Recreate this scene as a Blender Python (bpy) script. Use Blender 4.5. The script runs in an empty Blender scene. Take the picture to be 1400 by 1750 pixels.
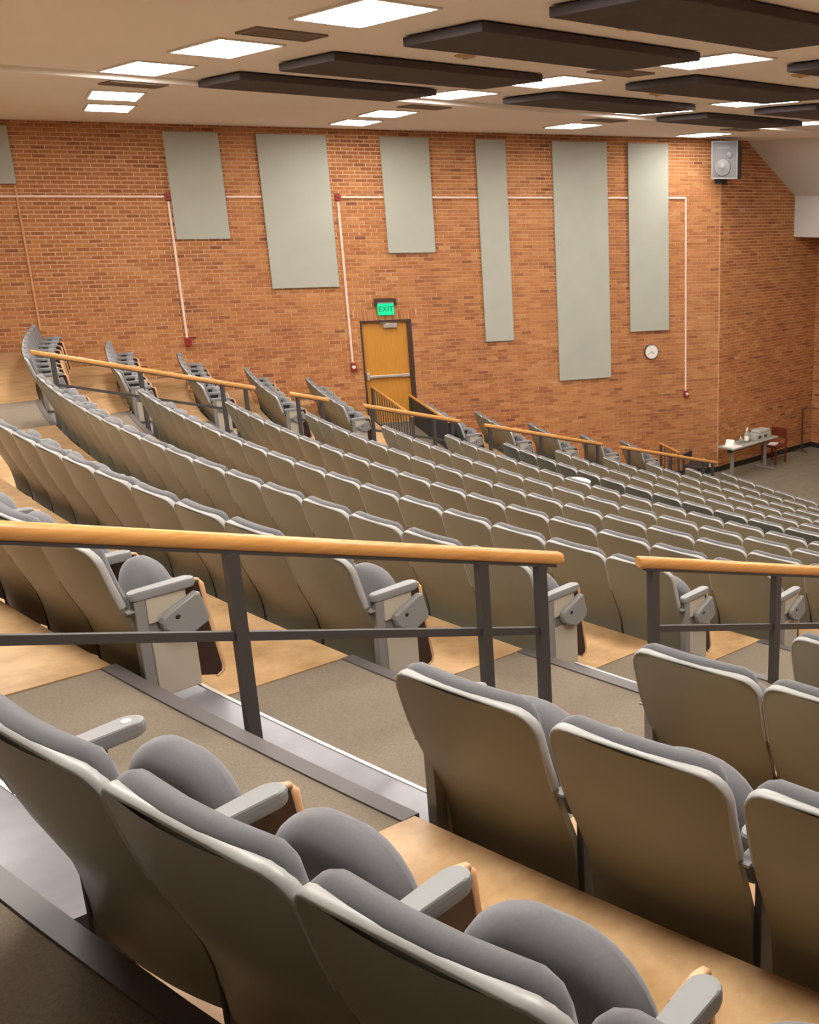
import bpy, bmesh, math, random
from mathutils import Vector, Matrix
random.seed(7)
PI = math.pi
sc = bpy.context.scene
COL = sc.collection

# ------------------------------------------------------------------ camera
# world: x runs towards the stage, y to the audience's left, z up from the stage floor
EYE = 5.75
F_PX, HORIZON = 1760.0, 350.0
PITCH = math.atan((875 - HORIZON) / F_PX)
cam = bpy.data.cameras.new('camera')
cam.sensor_fit = 'HORIZONTAL'
cam.sensor_width = 36.0
cam.lens = F_PX / 1400 * 36.0
cam.shift_x = -(1166 - 700) / 1400      # the photo is the left part of a wider frame
cam.clip_start = 0.05
cam.clip_end = 200
cam_o = bpy.data.objects.new('camera', cam)
COL.objects.link(cam_o)
cam_o.location = (0, 0, EYE)
cam_o.rotation_euler = (PI / 2 - PITCH, 0, -PI / 4)
sc.camera = cam_o

# ------------------------------------------------------------------ world, exposure
w = bpy.data.worlds.new('world')
sc.world = w
w.use_nodes = True
w.node_tree.nodes['Background'].inputs[0].default_value = (1.0, 0.9, 0.8, 1)
w.node_tree.nodes['Background'].inputs[1].default_value = 0.02
vs = sc.view_settings
vs.view_transform = 'Standard'
vs.look = 'None'
vs.gamma = 1.0
vs.exposure = 1.2
vs.use_curve_mapping = False
LAMP_POWER = 17.0
LAMP_COLOR = (1.0, 0.955, 0.90)

# ------------------------------------------------------------------ layout
CS, CL = 33.74, 8.74                 # centre of the seating arcs
R_ROW1, ROW_D, ROW_H = 33.043, 0.9942, 0.2837
BACK_H = 0.81
SEAT_W = 0.533
EDGE = 0.065
CEIL = EYE + 1.35
CEIL_OUT = EYE + 1.29

def row_r(k): return R_ROW1 - (k - 1) * ROW_D
def floor_z(k): return max(0.0, (14 - k) * ROW_H)
def polar(r, a): return Vector((CS + r * math.cos(a), CL + r * math.sin(a), 0))
def ang_at_l(r, l): return PI - math.asin(max(-1, min(1, (l - CL) / r)))

# ------------------------------------------------------------------ materials
MATS = {}
def mat(name, color, rough=0.6, metal=0.0, noise=None, scale=8.0, bump=0.0, bump_scale=60.0, spec=0.5, stretch=None, detail=4.0, sheen=0.0, grain=0.5):
    m = bpy.data.materials.new(name)
    m.use_nodes = True
    nt = m.node_tree
    b = nt.nodes['Principled BSDF']
    b.inputs['Base Color'].default_value = (*color, 1)
    b.inputs['Roughness'].default_value = rough
    b.inputs['Metallic'].default_value = metal
    b.inputs['Specular IOR Level'].default_value = spec
    if sheen: b.inputs['Sheen Weight'].default_value = sheen
    if noise or bump:
        tc = nt.nodes.new('ShaderNodeTexCoord')
        src = tc.outputs['Object']
        if stretch:
            mp = nt.nodes.new('ShaderNodeMapping')
            mp.inputs['Scale'].default_value = stretch
            nt.links.new(src, mp.inputs['Vector'])
            src = mp.outputs['Vector']
    if noise:
        n = nt.nodes.new('ShaderNodeTexNoise')
        n.inputs['Scale'].default_value = scale
        n.inputs['Detail'].default_value = detail
        n.inputs['Roughness'].default_value = grain
        nt.links.new(src, n.inputs['Vector'])
        r = nt.nodes.new('ShaderNodeValToRGB')
        r.color_ramp.elements[0].position = 0.32
        r.color_ramp.elements[0].color = (*noise, 1)
        r.color_ramp.elements[1].position = 0.68
        r.color_ramp.elements[1].color = (*color, 1)
        nt.links.new(n.outputs['Fac'], r.inputs['Fac'])
        nt.links.new(r.outputs['Color'], b.inputs['Base Color'])
    if bump:
        n2 = nt.nodes.new('ShaderNodeTexNoise')
        n2.inputs['Scale'].default_value = bump_scale
        n2.inputs['Detail'].default_value = 3
        nt.links.new(src, n2.inputs['Vector'])
        bp = nt.nodes.new('ShaderNodeBump')
        bp.inputs['Strength'].default_value = bump
        bp.inputs['Distance'].default_value = 0.01
        nt.links.new(n2.outputs['Fac'], bp.inputs['Height'])
        nt.links.new(bp.outputs['Normal'], b.inputs['Normal'])
    MATS[name] = m
    return m

def emit(name, color, strength):
    m = bpy.data.materials.new(name)
    m.use_nodes = True
    nt = m.node_tree
    nt.nodes.remove(nt.nodes['Principled BSDF'])
    e = nt.nodes.new('ShaderNodeEmission')
    e.inputs[0].default_value = (*color, 1)
    e.inputs[1].default_value = strength
    nt.links.new(e.outputs[0], nt.nodes['Material Output'].inputs[0])
    MATS[name] = m
    return m

def brick_mat(name, stops):
    m = bpy.data.materials.new(name)
    m.use_nodes = True
    nt = m.node_tree
    b = nt.nodes['Principled BSDF']
    b.inputs['Roughness'].default_value = 0.8
    b.inputs['Specular IOR Level'].default_value = 0.3
    at = nt.nodes.new('ShaderNodeAttribute')
    at.attribute_name = 'tone'
    r = nt.nodes.new('ShaderNodeValToRGB')
    els = r.color_ramp.elements
    els[0].position, els[0].color = stops[0][0], (*stops[0][1], 1)
    els[1].position, els[1].color = stops[-1][0], (*stops[-1][1], 1)
    for p, c in stops[1:-1]:
        e = els.new(p)
        e.color = (*c, 1)
    nt.links.new(at.outputs['Fac'], r.inputs['Fac'])
    tc = nt.nodes.new('ShaderNodeTexCoord')
    n = nt.nodes.new('ShaderNodeTexNoise')
    n.inputs['Scale'].default_value = 30
    nt.links.new(tc.outputs['Object'], n.inputs['Vector'])
    mx = nt.nodes.new('ShaderNodeMixRGB')
    mx.blend_type = 'MULTIPLY'
    mx.inputs['Fac'].default_value = 0.25
    nt.links.new(r.outputs['Color'], mx.inputs['Color1'])
    nt.links.new(n.outputs['Color'], mx.inputs['Color2'])
    nt.links.new(mx.outputs['Color'], b.inputs['Base Color'])
    MATS[name] = m

brick_mat('brick', [(0.0, (0.24, 0.080, 0.030)), (0.35, (0.40, 0.145, 0.046)), (0.7, (0.52, 0.215, 0.068)), (1.0, (0.58, 0.28, 0.11))])
mat('mortar', (0.86, 0.60, 0.40), 0.9, noise=(0.78, 0.52, 0.33), scale=6)
mat('wall_plain', (0.22, 0.10, 0.05), 0.85, noise=(0.17, 0.075, 0.035), scale=5)
mat('ceiling_paint', (0.82, 0.775, 0.725), 0.85, noise=(0.79, 0.745, 0.695), scale=0.6)
mat('soffit_paint', (0.72, 0.70, 0.66), 0.7)
mat('baffle_fabric', (0.070, 0.058, 0.058), 0.95, noise=(0.058, 0.047, 0.047), scale=20, bump=0.2, bump_scale=150)
mat('panel_fabric', (0.40, 0.40, 0.335), 0.95, noise=(0.37, 0.37, 0.31), scale=2, bump=0.15, bump_scale=200)
mat('shell_plastic', (0.215, 0.190, 0.130), 0.42, noise=(0.195, 0.171, 0.115), scale=3)
mat('shell_dark', (0.070, 0.085, 0.076), 0.42)
mat('rim_plastic_lit', (0.36, 0.352, 0.33), 0.38)  # shell plastic made paler: overhead light on the lip put into the colour
mat('fabric', (0.108, 0.106, 0.110), 0.9, noise=(0.094, 0.092, 0.096), scale=160, bump=0.06, bump_scale=900, sheen=0.3)
mat('seat_fabric', (0.140, 0.136, 0.142), 0.9, noise=(0.124, 0.120, 0.126), scale=160, bump=0.06, bump_scale=900, sheen=0.3)
mat('arm_plastic', (0.225, 0.225, 0.22), 0.45)
mat('steel_grey', (0.24, 0.225, 0.21), 0.45, metal=0.2)
mat('panel_beige', (0.44, 0.385, 0.30), 0.5)
mat('hub_grey', (0.22, 0.215, 0.205), 0.42)
mat('black', (0.012, 0.011, 0.011), 0.6)
mat('stanchion_black', (0.028, 0.025, 0.024), 0.6)
mat('tablet_brown', (0.035, 0.014, 0.010), 0.35)
mat('tablet_edge', (0.62, 0.36, 0.19), 0.4)
mat('tablet_white', (0.80, 0.76, 0.66), 0.4)
mat('carpet', (0.235, 0.19, 0.14), 0.98, noise=(0.185, 0.15, 0.11), scale=110, bump=0.5, bump_scale=260, spec=0.1, detail=8)
mat('stage_carpet', (0.20, 0.17, 0.12), 0.98, noise=(0.17, 0.14, 0.10), scale=5, bump=0.3, bump_scale=200, spec=0.1)
mat('lino', (0.60, 0.39, 0.205), 0.42, noise=(0.33, 0.185, 0.070), scale=3.2, bump=0.05, bump_scale=30, detail=9, grain=0.68)
mat('rubber', (0.20, 0.185, 0.20), 0.30, noise=(0.115, 0.105, 0.115), scale=3)
mat('nosing_rubber', (0.105, 0.09, 0.085), 0.5)
mat('nosing_light', (0.60, 0.57, 0.54), 0.35)
mat('rail_wood', (0.66, 0.33, 0.10), 0.32, noise=(0.55, 0.25, 0.065), scale=3, stretch=(2, 25, 25))
mat('dark_metal', (0.062, 0.055, 0.053), 0.5, metal=0.2)
mat('door_wood', (0.56, 0.25, 0.035), 0.42, noise=(0.48, 0.20, 0.025), scale=4, stretch=(14, 14, 1.2))
mat('frame_brown', (0.05, 0.02, 0.012), 0.5)
mat('chrome', (0.62, 0.57, 0.50), 0.3, metal=0.7)
mat('conduit_paint', (0.84, 0.60, 0.48), 0.5)
mat('conduit_brick', (0.56, 0.27, 0.13), 0.6)
mat('red_device', (0.24, 0.016, 0.010), 0.4)
mat('white_plastic', (0.78, 0.74, 0.70), 0.4)
mat('clock_rim', (0.10, 0.07, 0.06), 0.4)
mat('speaker_grille', (0.095, 0.09, 0.088), 0.55)
mat('speaker_box', (0.03, 0.025, 0.025), 0.5)
mat('speaker_cone', (0.125, 0.118, 0.114), 0.5)
mat('table_top', (0.34, 0.34, 0.29), 0.35)
mat('grey_metal', (0.30, 0.28, 0.26), 0.4, metal=0.3)
mat('wood_red', (0.13, 0.022, 0.010), 0.4)
mat('paper', (0.85, 0.82, 0.78), 0.7)
mat('bottle_glass', (0.30, 0.34, 0.28), 0.15)
mat('box_grey', (0.42, 0.41, 0.38), 0.5)
mat('chair_black', (0.03, 0.026, 0.026), 0.6)
mat('base_vinyl', (0.022, 0.018, 0.016), 0.5)
mat('vent_metal', (0.20, 0.155, 0.12), 0.6)
mat('disc_brass', (0.48, 0.33, 0.17), 0.5)
mat('frame_white', (0.75, 0.70, 0.64), 0.5)
mat('guard_dark', (0.035, 0.035, 0.038), 0.6)
emit('lamp_diffuser', LAMP_COLOR, LAMP_POWER)
emit('exit_glow', (0.012, 0.42, 0.17), 1.0)
mat('exit_letter', (0.0, 0.10, 0.045), 0.5)

# ------------------------------------------------------------------ mesh helpers
class B:
    def __init__(s): s.v, s.f, s.sm, s.tone = [], [], [], []
    def add(s, vs, fs, smooth=False):
        o = len(s.v)
        s.v += [tuple(p) for p in vs]
        s.f += [tuple(i + o for i in f) for f in fs]
        s.sm += [smooth] * len(fs)
        return s
    def box(s, x0, x1, y0, y1, z0, z1, bev=0.0):
        if bev:
            bm = bmesh.new()
            bmesh.ops.create_cube(bm, size=1)
            for v in bm.verts:
                v.co = ((x0 + x1) / 2 + v.co.x * (x1 - x0), (y0 + y1) / 2 + v.co.y * (y1 - y0), (z0 + z1) / 2 + v.co.z * (z1 - z0))
            bmesh.ops.bevel(bm, geom=bm.edges[:], offset=bev, segments=2, affect='EDGES', profile=0.5)
            bm.verts.index_update()
            s.add([v.co for v in bm.verts], [[v.index for v in f.verts] for f in bm.faces])
            bm.free()
            return s
        vs = [(x, y, z) for z in (z0, z1) for y in (y0, y1) for x in (x0, x1)]
        return s.add(vs, [(0, 2, 3, 1), (4, 5, 7, 6), (0, 1, 5, 4), (2, 6, 7, 3), (0, 4, 6, 2), (1, 3, 7, 5)])
    def prism(s, pts, d, axis='z', o=0.0, bev=0.0):
        """polygon pts (counter-clockwise seen from +axis) extruded from o to o+d"""
        def P(a, b, c):
            return {'z': (a, b, c), 'x': (c, a, b), 'y': (a, c, b)}[axis]
        n = len(pts)
        if bev:
            cx = sum(p[0] for p in pts) / n; cy = sum(p[1] for p in pts) / n
            def ins(t):
                out = []
                for i, p in enumerate(pts):
                    v = Vector((cx - p[0], cy - p[1])); L = max(v.length, 1e-6)
                    out.append((p[0] + v.x / L * t, p[1] + v.y / L * t))
                return out
            rings = [(ins(bev), o), (ins(bev * .3), o + bev * .3), (pts, o + bev), (pts, o + d - bev), (ins(bev * .3), o + d - bev * .3), (ins(bev), o + d)]
        else:
            rings = [(pts, o), (pts, o + d)]
        vs = [P(a, b, c) for ring, c in rings for a, b in ring]
        fs = [tuple(reversed(range(n))), tuple((len(rings) - 1) * n + i for i in range(n))]
        for r in range(len(rings) - 1):
            for i in range(n):
                j = (i + 1) % n
                fs.append((r * n + i, r * n + j, (r + 1) * n + j, (r + 1) * n + i))
        return s.add(vs, fs)
    def tube(s, path, r, n=8, ry=None, cap=True, up=Vector((0, 0, 1)), smooth=True):
        path = [Vector(p) for p in path]
        ry = ry or r
        vs, fs = [], []
        for i, p in enumerate(path):
            t = (path[min(i + 1, len(path) - 1)] - path[max(i - 1, 0)]).normalized()
            u = up if abs(t.dot(up)) < 0.95 else Vector((1, 0, 0))
            a = t.cross(u).normalized()
            b = a.cross(t).normalized()
            for q in range(n):
                th = 2 * PI * q / n
                vs.append(p + a * (r * math.cos(th)) + b * (ry * math.sin(th)))
        for i in range(len(path) - 1):
            for q in range(n):
                fs.append((i * n + q, (i + 1) * n + q, (i + 1) * n + (q + 1) % n, i * n + (q + 1) % n))
        s.add(vs, fs, smooth)
        if cap:
            m = (len(path) - 1) * n
            s.add([vs[i] for i in range(n)], [tuple(range(n))])
            s.add([vs[m + i] for i in range(n)], [tuple(reversed(range(n)))])
        return s
    def lathe(s, prof, n=20, axis='z', c=(0, 0, 0), smooth=True):
        vs, fs = [], []
        for r, h in prof:
            for q in range(n):
                th = 2 * PI * q / n
                a, b = r * math.cos(th), r * math.sin(th)
                p = {'z': (a, b, h), 'y': (b, h, a), 'x': (h, a, b)}[axis]
                vs.append((p[0] + c[0], p[1] + c[1], p[2] + c[2]))
        for i in range(len(prof) - 1):
            for q in range(n):
                fs.append((i * n + q, i * n + (q + 1) % n, (i + 1) * n + (q + 1) % n, (i + 1) * n + q))
        return s.add(vs, fs, smooth)
    def mesh(s, name, m, fix=True):
        me = bpy.data.meshes.new(name)
        me.from_pydata(s.v, [], s.f)
        me.polygons.foreach_set('use_smooth', s.sm)
        if fix:
            bm = bmesh.new(); bm.from_mesh(me)
            bmesh.ops.recalc_face_normals(bm, faces=bm.faces[:])
            bm.to_mesh(me); bm.free()
        if s.tone:
            at = me.attributes.new('tone', 'FLOAT', 'FACE')
            at.data.foreach_set('value', s.tone)
        me.materials.append(MATS[m])
        me.update()
        return me
    def obj(s, name, m, parent=None, fix=True):
        return link(name, s.mesh(name, m, fix), parent)

def link(name, data, parent=None):
    o = bpy.data.objects.new(name, data)
    COL.objects.link(o)
    if parent: o.parent = parent
    return o
def tag(o, label, cat, group=None):
    o['label'] = label; o['category'] = cat
    if group: o['group'] = group
    return o
def thing(name, label, cat, loc=(0, 0, 0), rotz=0.0, group=None):
    o = link(name, None)
    o.empty_display_size = 0.1
    o.location = loc; o.rotation_euler = (0, 0, rotz)
    return tag(o, label, cat, group)
def structure(o):
    o['kind'] = 'structure'
    return o
ORD = 'zeroth first second third fourth fifth sixth seventh eighth ninth tenth eleventh twelfth thirteenth fourteenth fifteenth sixteenth seventeenth eighteenth nineteenth twentieth'.split()

# ------------------------------------------------------------------ tiered floor
A_WALL, A_RIGHT = math.radians(159.22), math.radians(201.2)
NEAR_AISLE, FAR_AISLE = (2.50, 4.30), (12.85, 14.75)
floor = structure(B().box(10.5, 20.2, -4.5, 16.6, -0.2, 0.0).obj('floor', 'stage_carpet'))
def sector(b, r0, r1, a0, a1, z0, z1, n=48):
    """annular slab; a0/a1 are functions of r giving the end angles"""
    vs = []
    for i in range(n + 1):
        t = i / n
        for r in (r0, r1):
            a = a0(r) * (1 - t) + a1(r) * t
            p = polar(r, a)
            vs += [(p.x, p.y, z0), (p.x, p.y, z1)]
    fs = []
    for i in range(n):
        o, q = i * 4, (i + 1) * 4
        fs += [(o + 1, o + 3, q + 3, q + 1), (o, q, q + 2, o + 2), (o, o + 1, q + 1, q), (o + 2, q + 2, q + 3, o + 3)]
    fs += [(0, 2, 3, 1), (n * 4, n * 4 + 1, n * 4 + 3, n * 4 + 2)]
    b.add(vs, fs)
    return b
blocks = [('near', lambda r: ang_at_l(r, NEAR_AISLE[0]), lambda r: A_RIGHT - 0.004),
          ('middle', lambda r: ang_at_l(r, FAR_AISLE[0]), lambda r: ang_at_l(r, NEAR_AISLE[1])),
          ('wall', lambda r: A_WALL + 0.002, lambda r: ang_at_l(r, FAR_AISLE[1]))]
for k in range(-3, 14):
    r1, r0 = row_r(k) - EDGE, row_r(k + 1) - EDGE
    z = floor_z(k)
    if k == -3: r1 += 3.0
    t = sector(B(), r0, r1, lambda r: A_WALL, lambda r: A_RIGHT, -0.15, z).obj('tier', 'carpet', floor)
    for nm, fa, fb in blocks:
        if (k == 8 and nm == 'wall') or k < 0: continue          # the carpeted way in from the side door
        sector(B(), r0 + 0.004, r1 - 0.004, fa, fb, z - 0.001, z + 0.006, 32).obj('linoleum_sheet', 'lino', t)
    for lo, hi in (NEAR_AISLE, FAR_AISLE):
        fa, fb = (lambda r: ang_at_l(r, hi)), (lambda r: ang_at_l(r, lo))
        sector(B(), r0 - 0.27, r0, fa, fb, floor_z(k + 1) - 0.01, z - 0.142, 6).obj('step_tread', 'rubber', t)
        sector(B(), r0 - 0.276, r0 - 0.262, fa, fb, z - 0.165, z - 0.139, 6).obj('tread_nosing', 'nosing_light', t)
        if k < 0 and lo == NEAR_AISLE[0]: fb = lambda r: A_RIGHT - 0.004
        sector(B(), r0 - 0.012, r0 + 0.045, fa, fb, z - 0.04, z + 0.008, 16).obj('nosing', 'nosing_rubber', t)

# ------------------------------------------------------------------ brick walls
K1 = Vector((16.43, 15.32, 0.0))
WROT = math.radians(-21.05)
WALL_H = CEIL + 0.02
BL, BH, JT = 0.203, 0.0667, 0.0135
def wall_frame(name, loc, rot):
    return loc, rot
def wall_tier_z(u):
    """height of the seating floor where it meets the left wall"""
    r = 18.52 - u
    k = math.floor((R_ROW1 - EDGE - r) / ROW_D + 1)
    return floor_z(k)
DOOR = (-7.45, -6.50, floor_z(8), 3.67)
def brick_rects(u0, u1, z0f, z1, hole=None):
    out = []
    c = 0
    z = 0.0
    while z + BH <= z1 + 0.001:
        u = u0 + (BL / 2 if c % 2 else 0.0)
        segs = []
        if c % 2: segs.append((u0, u0 + BL / 2))
        while u < u1 - 0.02:
            segs.append((u, min(u + BL, u1)))
            u += BL
        for a, b in segs:
            if z + BH < z0f((a + b) / 2) - 0.02: continue
            if hole:
                ha, hb, hz0, hz1 = hole
                if z + BH > hz0 and z < hz1 + 0.205:
                    # soldier course sits above the opening, bricks stop at its sides
                    ea, eb = (ha - 0.0, hb + 0.0) if z < hz1 else (ha - 0.10, hb + 0.10)
                    if z + 0.01 >= hz1 + 0.2: ea, eb = 1e9, 1e9
                    if a >= ea and b <= eb: continue
                    if a < ea < b: b = ea
                    elif a < eb < b: a = eb
                    if b - a < 0.03: continue
            out.append((a + JT / 2, b - JT / 2, z + JT / 2, z + BH - JT / 2))
        z += BH
        c += 1
    return out
BD = 0.012
def add_brick(b, x0, x1, z0, z1, tone, d=BD):
    vs = [(x0, 0.002, z0), (x1, 0.002, z0), (x1, 0.002, z1), (x0, 0.002, z1), (x0, -d, z0), (x1, -d, z0), (x1, -d, z1), (x0, -d, z1)]
    b.add(vs, [(4, 5, 6, 7), (0, 1, 5, 4), (3, 7, 6, 2), (0, 4, 7, 3), (1, 2, 6, 5)])
    b.tone += [tone] * 5
def tone_at(x, z):
    return max(0.0, min(1.0, random.gauss(0.52, 0.17) + 0.08 * math.sin(x * 1.7 + z * .6) + (-0.2 if random.random() < 0.08 else 0)))

def build_wall(name, loc, rot, u0, u1, bu0, bu1, z0f, single, hole=None):
    b = B()
    th = 0.22
    if hole:
        b.box(u0, hole[0], 0, th, 0, WALL_H).box(hole[1], u1, 0, th, 0, WALL_H).box(hole[0], hole[1], 0, th, hole[3], WALL_H).box(hole[0], hole[1], 0, th, 0, hole[2] - 0.02)
    else:
        b.box(u0, u1, 0, th, 0, WALL_H)
    wo = structure(b.obj(name, 'mortar'))
    wo.location = loc; wo.rotation_euler = (0, 0, rot)
    rects = brick_rects(bu0, bu1, z0f, WALL_H, hole)
    if hole:
        x = hole[0] - 0.09
        while x < hole[1] + 0.06:
            rects.append((x + JT / 2, x + 0.068 - JT / 2, hole[3] + JT / 2, hole[3] + 0.2 - JT / 2))
            x += 0.0665
    solo = []
    if single:
        full = [r for r in rects if abs((r[1] - r[0]) - (BL - JT)) < 1e-4 and -12.7 < r[0] < -10.4 and r[2] > wall_tier_z(r[0]) + 0.55 and r[2] < 6.9
                and not (r[0] < -12.45 and r[2] > 6.0)]
        full.sort(key=lambda r: r[0])
        solo = full[:300]
        sset = set(solo)
        rects = [r for r in rects if r not in sset]
        variants = []
        for i in range(12):
            bb = B(); L = BL - JT; H = BH - JT
            add_brick(bb, -L / 2, L / 2, -H / 2, H / 2, tone_at(0, 0), BD + random.uniform(-.002, .003))
            variants.append(bb.mesh('brick', 'brick', False))
        for r in solo:
            o = link('brick', random.choice(variants), wo)
            o.location = ((r[0] + r[1]) / 2, 0, (r[2] + r[3]) / 2)
    bw = B()
    for r in rects:
        add_brick(bw, *r, tone_at(r[0], r[2]), BD + random.uniform(-.002, .003))
    bo = bw.obj('brickwork', 'brick', wo, False)
    bo['kind'] = 'stuff'
    return wo

wall_left = build_wall('wall_left', K1, WROT, -25.0, 0.0, -13.6, 0.0, wall_tier_z, True, DOOR)
wall_bay = build_wall('wall_front_left', K1, math.radians(1.9), 0.0, 3.51, 0.02, 3.51, lambda u: 0.1, False)
K2 = Vector((19.94, 15.43, 0))
wall_front = build_wall('wall_front', K2, -PI / 2, 0.0, 20.0, 0.0, 1.6, lambda u: 0.1, False)
wr = structure(B().box(-1.0, 27.0, -0.1, 0.1, 0, WALL_H).obj('wall_right', 'wall_plain'))
pr_ = polar(40.0, A_RIGHT)
wr.location = (pr_.x, pr_.y, 0); wr.rotation_euler = (0, 0, A_RIGHT - PI)
wk = structure(B().box(-0.1, 0.1, -16, 16, 0, WALL_H).obj('wall_rear', 'wall_plain'))
wk.location = (-4.6, CL, 0)
# dark vinyl base along the stage floor
bb = structure(B().box(0.0, 3.5, -0.035, -0.013, 0.0, 0.12).obj('baseboard_left', 'base_vinyl'))
bb.location = K1; bb.rotation_euler = (0, 0, math.radians(1.9))
bb = structure(B().box(-1.2, 0.0, -0.035, -0.013, 0.0, 0.12).obj('baseboard_side', 'base_vinyl'))
bb.location = K1; bb.rotation_euler = (0, 0, WROT)
bb = structure(B().box(0.0, 6, -0.035, -0.013, 0.0, 0.12).obj('baseboard_front', 'base_vinyl'))
bb.location = K2; bb.rotation_euler = (0, 0, -PI / 2)

# ------------------------------------------------------------------ ceiling and soffit
ceil = structure(B().box(-5, 20.3, 4.75, 12.75, CEIL, CEIL + 0.2).obj('ceiling', 'ceiling_paint'))
for lo, hi in ((12.75, 24.6), (-8, 4.75)):
    B().box(-5, 20.3, lo, hi, CEIL_OUT, CEIL_OUT + 0.26).obj('ceiling_border', 'ceiling_paint', ceil)
sof = structure(B().prism([(17.15, CEIL + 0.02), (19.0, EYE + 0.19), (19.0, EYE - 0.70), (19.93, EYE - 0.70), (19.93, CEIL + 0.02)], 24.0, 'y', -8.6 ).obj('trim_1', 'soffit_paint'))

# ------------------------------------------------------------------ tip-up chair (local: x right, y towards the stage, z up; back top at y = 0)
PROFILE = [(-0.004, 0.81), (0.004, 0.77), (0.020, 0.70), (0.042, 0.62), (0.072, 0.53), (0.110, 0.44), (0.142, 0.36), (0.160, 0.28), (0.168, 0.17)]
def prof_y(z):
    for (ya, za), (yb, zb) in zip(PROFILE, PROFILE[1:]):
        if zb <= z <= za:
            t = (za - z) / (za - zb)
            return ya + (yb - ya) * t
    return PROFILE[0][0] if z > PROFILE[0][1] else PROFILE[-1][0]
SHELL_W, SHELL_TOP, SHELL_R = 0.262, 0.81, 0.072
def half_w(z, W=SHELL_W, top=SHELL_TOP, R=SHELL_R):
    if z > top - R: return W - R + math.sqrt(max(0.0, R * R - (z - top + R) ** 2))
    if z < 0.53: return W - 0.007 * min(1.0, (0.53 - z) / 0.25)
    return W
def wrap(x): return 0.028 * ((x / SHELL_W) ** 2 - 1.0)
def grid(b, rows, flip=False):
    n = len(rows[0])
    vs = [p for r in rows for p in r]
    fs = []
    for i in range(len(rows) - 1):
        for j in range(n - 1):
            f = (i * n + j, i * n + j + 1, (i + 1) * n + j + 1, (i + 1) * n + j)
            fs.append(f)
    b.add(vs, fs, True)
Z_CORNER = [SHELL_TOP - SHELL_R + SHELL_R * math.sin(math.radians(a)) for a in (90, 72, 54, 36, 18, 0)]
ZS = Z_CORNER + [0.68, 0.63, 0.565, 0.53, 0.48, 0.42, 0.36, 0.30, 0.24, 0.20, 0.18]
US = [-1, -.9, -.7, -.4, 0, .4, .7, .9, 1]
def make_shell():
    b = B()
    for off in (0.0, 0.022):
        grid(b, [[(u * half_w(z), prof_y(z) + wrap(u * half_w(z)) + off, z) for u in US] for z in ZS])
    # close bottom and lower sides
    z = ZS[-1]
    vs = []
    for u in US: vs += [(u * half_w(z), prof_y(z) + wrap(u * half_w(z)) + o, z) for o in (0, 0.022)]
    b.add(vs, [(i * 2, i * 2 + 1, i * 2 + 3, i * 2 + 2) for i in range(len(US) - 1)])
    for s in (-1, 1):
        vs = []
        for z in ZS: vs += [(s * half_w(z), prof_y(z) + wrap(half_w(z)) + o, z) for o in (0, 0.022)]
        b.add(vs, [(i * 2, i * 2 + 1, i * 2 + 3, i * 2 + 2) for i in range(len(ZS) - 1)])
    return b
def rim_path():
    side = [z for z in ZS if z >= 0.56]
    pts = []
    for z in reversed(side[:]): pts.append((-half_w(z), z))
    for z in side: pts.append((half_w(z), z))
    return [(x, prof_y(z) + wrap(x) + 0.013, z) for x, z in pts]
def make_rim():
    b = B()
    path = [Vector(p) for p in rim_path()]
    vs, fs, n = [], [], 8
    for i, p in enumerate(path):
        t = (path[min(i + 1, len(path) - 1)] - path[max(i - 1, 0)]).normalized()
        nrm = Vector((0, 1, 0.22)).normalized()
        nrm = (nrm - t * nrm.dot(t)).normalized()
        out = t.cross(nrm).normalized()
        for q in range(n):
            th = 2 * PI * q / n
            vs.append(p + nrm * (0.0155 * math.cos(th)) + out * (0.007 * math.sin(th)))
    for i in range(len(path) - 1):
        for q in range(n):
            fs.append((i * n + q, (i + 1) * n + q, (i + 1) * n + (q + 1) % n, i * n + (q + 1) % n))
    b.add(vs, fs, True)
    m = (len(path) - 1) * n
    b.add([vs[i] for i in range(n)], [tuple(range(n))])
    b.add([vs[m + i] for i in range(n)], [tuple(range(n))])
    return b
def make_back_cushion():
    """padded back: closed cross-sections side by side, rolled over at the top"""
    b = B()
    W, top, R, bot, T = 0.250, 0.832, 0.075, 0.53, 0.058
    us = [-1, -.985, -.95, -.88, -.75, -.5, -.2, .2, .5, .75, .88, .95, .985, 1]
    cols = []
    for u in us:
        x = u * W
        ax = abs(x) - (W - R)
        zt = top - (R - math.sqrt(max(0.0, R * R - ax * ax)) if ax > 0 else 0.0) * 0.9
        th = T * max(0.02, 1 - abs(u) ** 8) ** 0.5
        r = th / 2
        sec = []
        for z in (bot + 0.012, 0.60, 0.66, 0.73): sec.append((0.0, min(z, zt - r)))
        for a in (180, 150, 120, 90, 60, 30, 0): sec.append((r + r * math.cos(math.radians(a)), zt - r + r * math.sin(math.radians(a))))
        for z in (0.73, 0.66, 0.60, bot + 0.03): sec.append((th, min(z, zt - r)))
        sec += [(th * .8, bot + 0.008), (th * .4, bot)]
        col = []
        for o, z in sec:
            yb = prof_y(min(z, 0.80)) + wrap(x) + 0.018
            col.append((x * (1 - 0.05 * max(0.0, (0.59 - z) / 0.06)), yb + o, z))
        col.append(col[0])
        cols.append(col)
    grid(b, cols)
    return b
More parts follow.
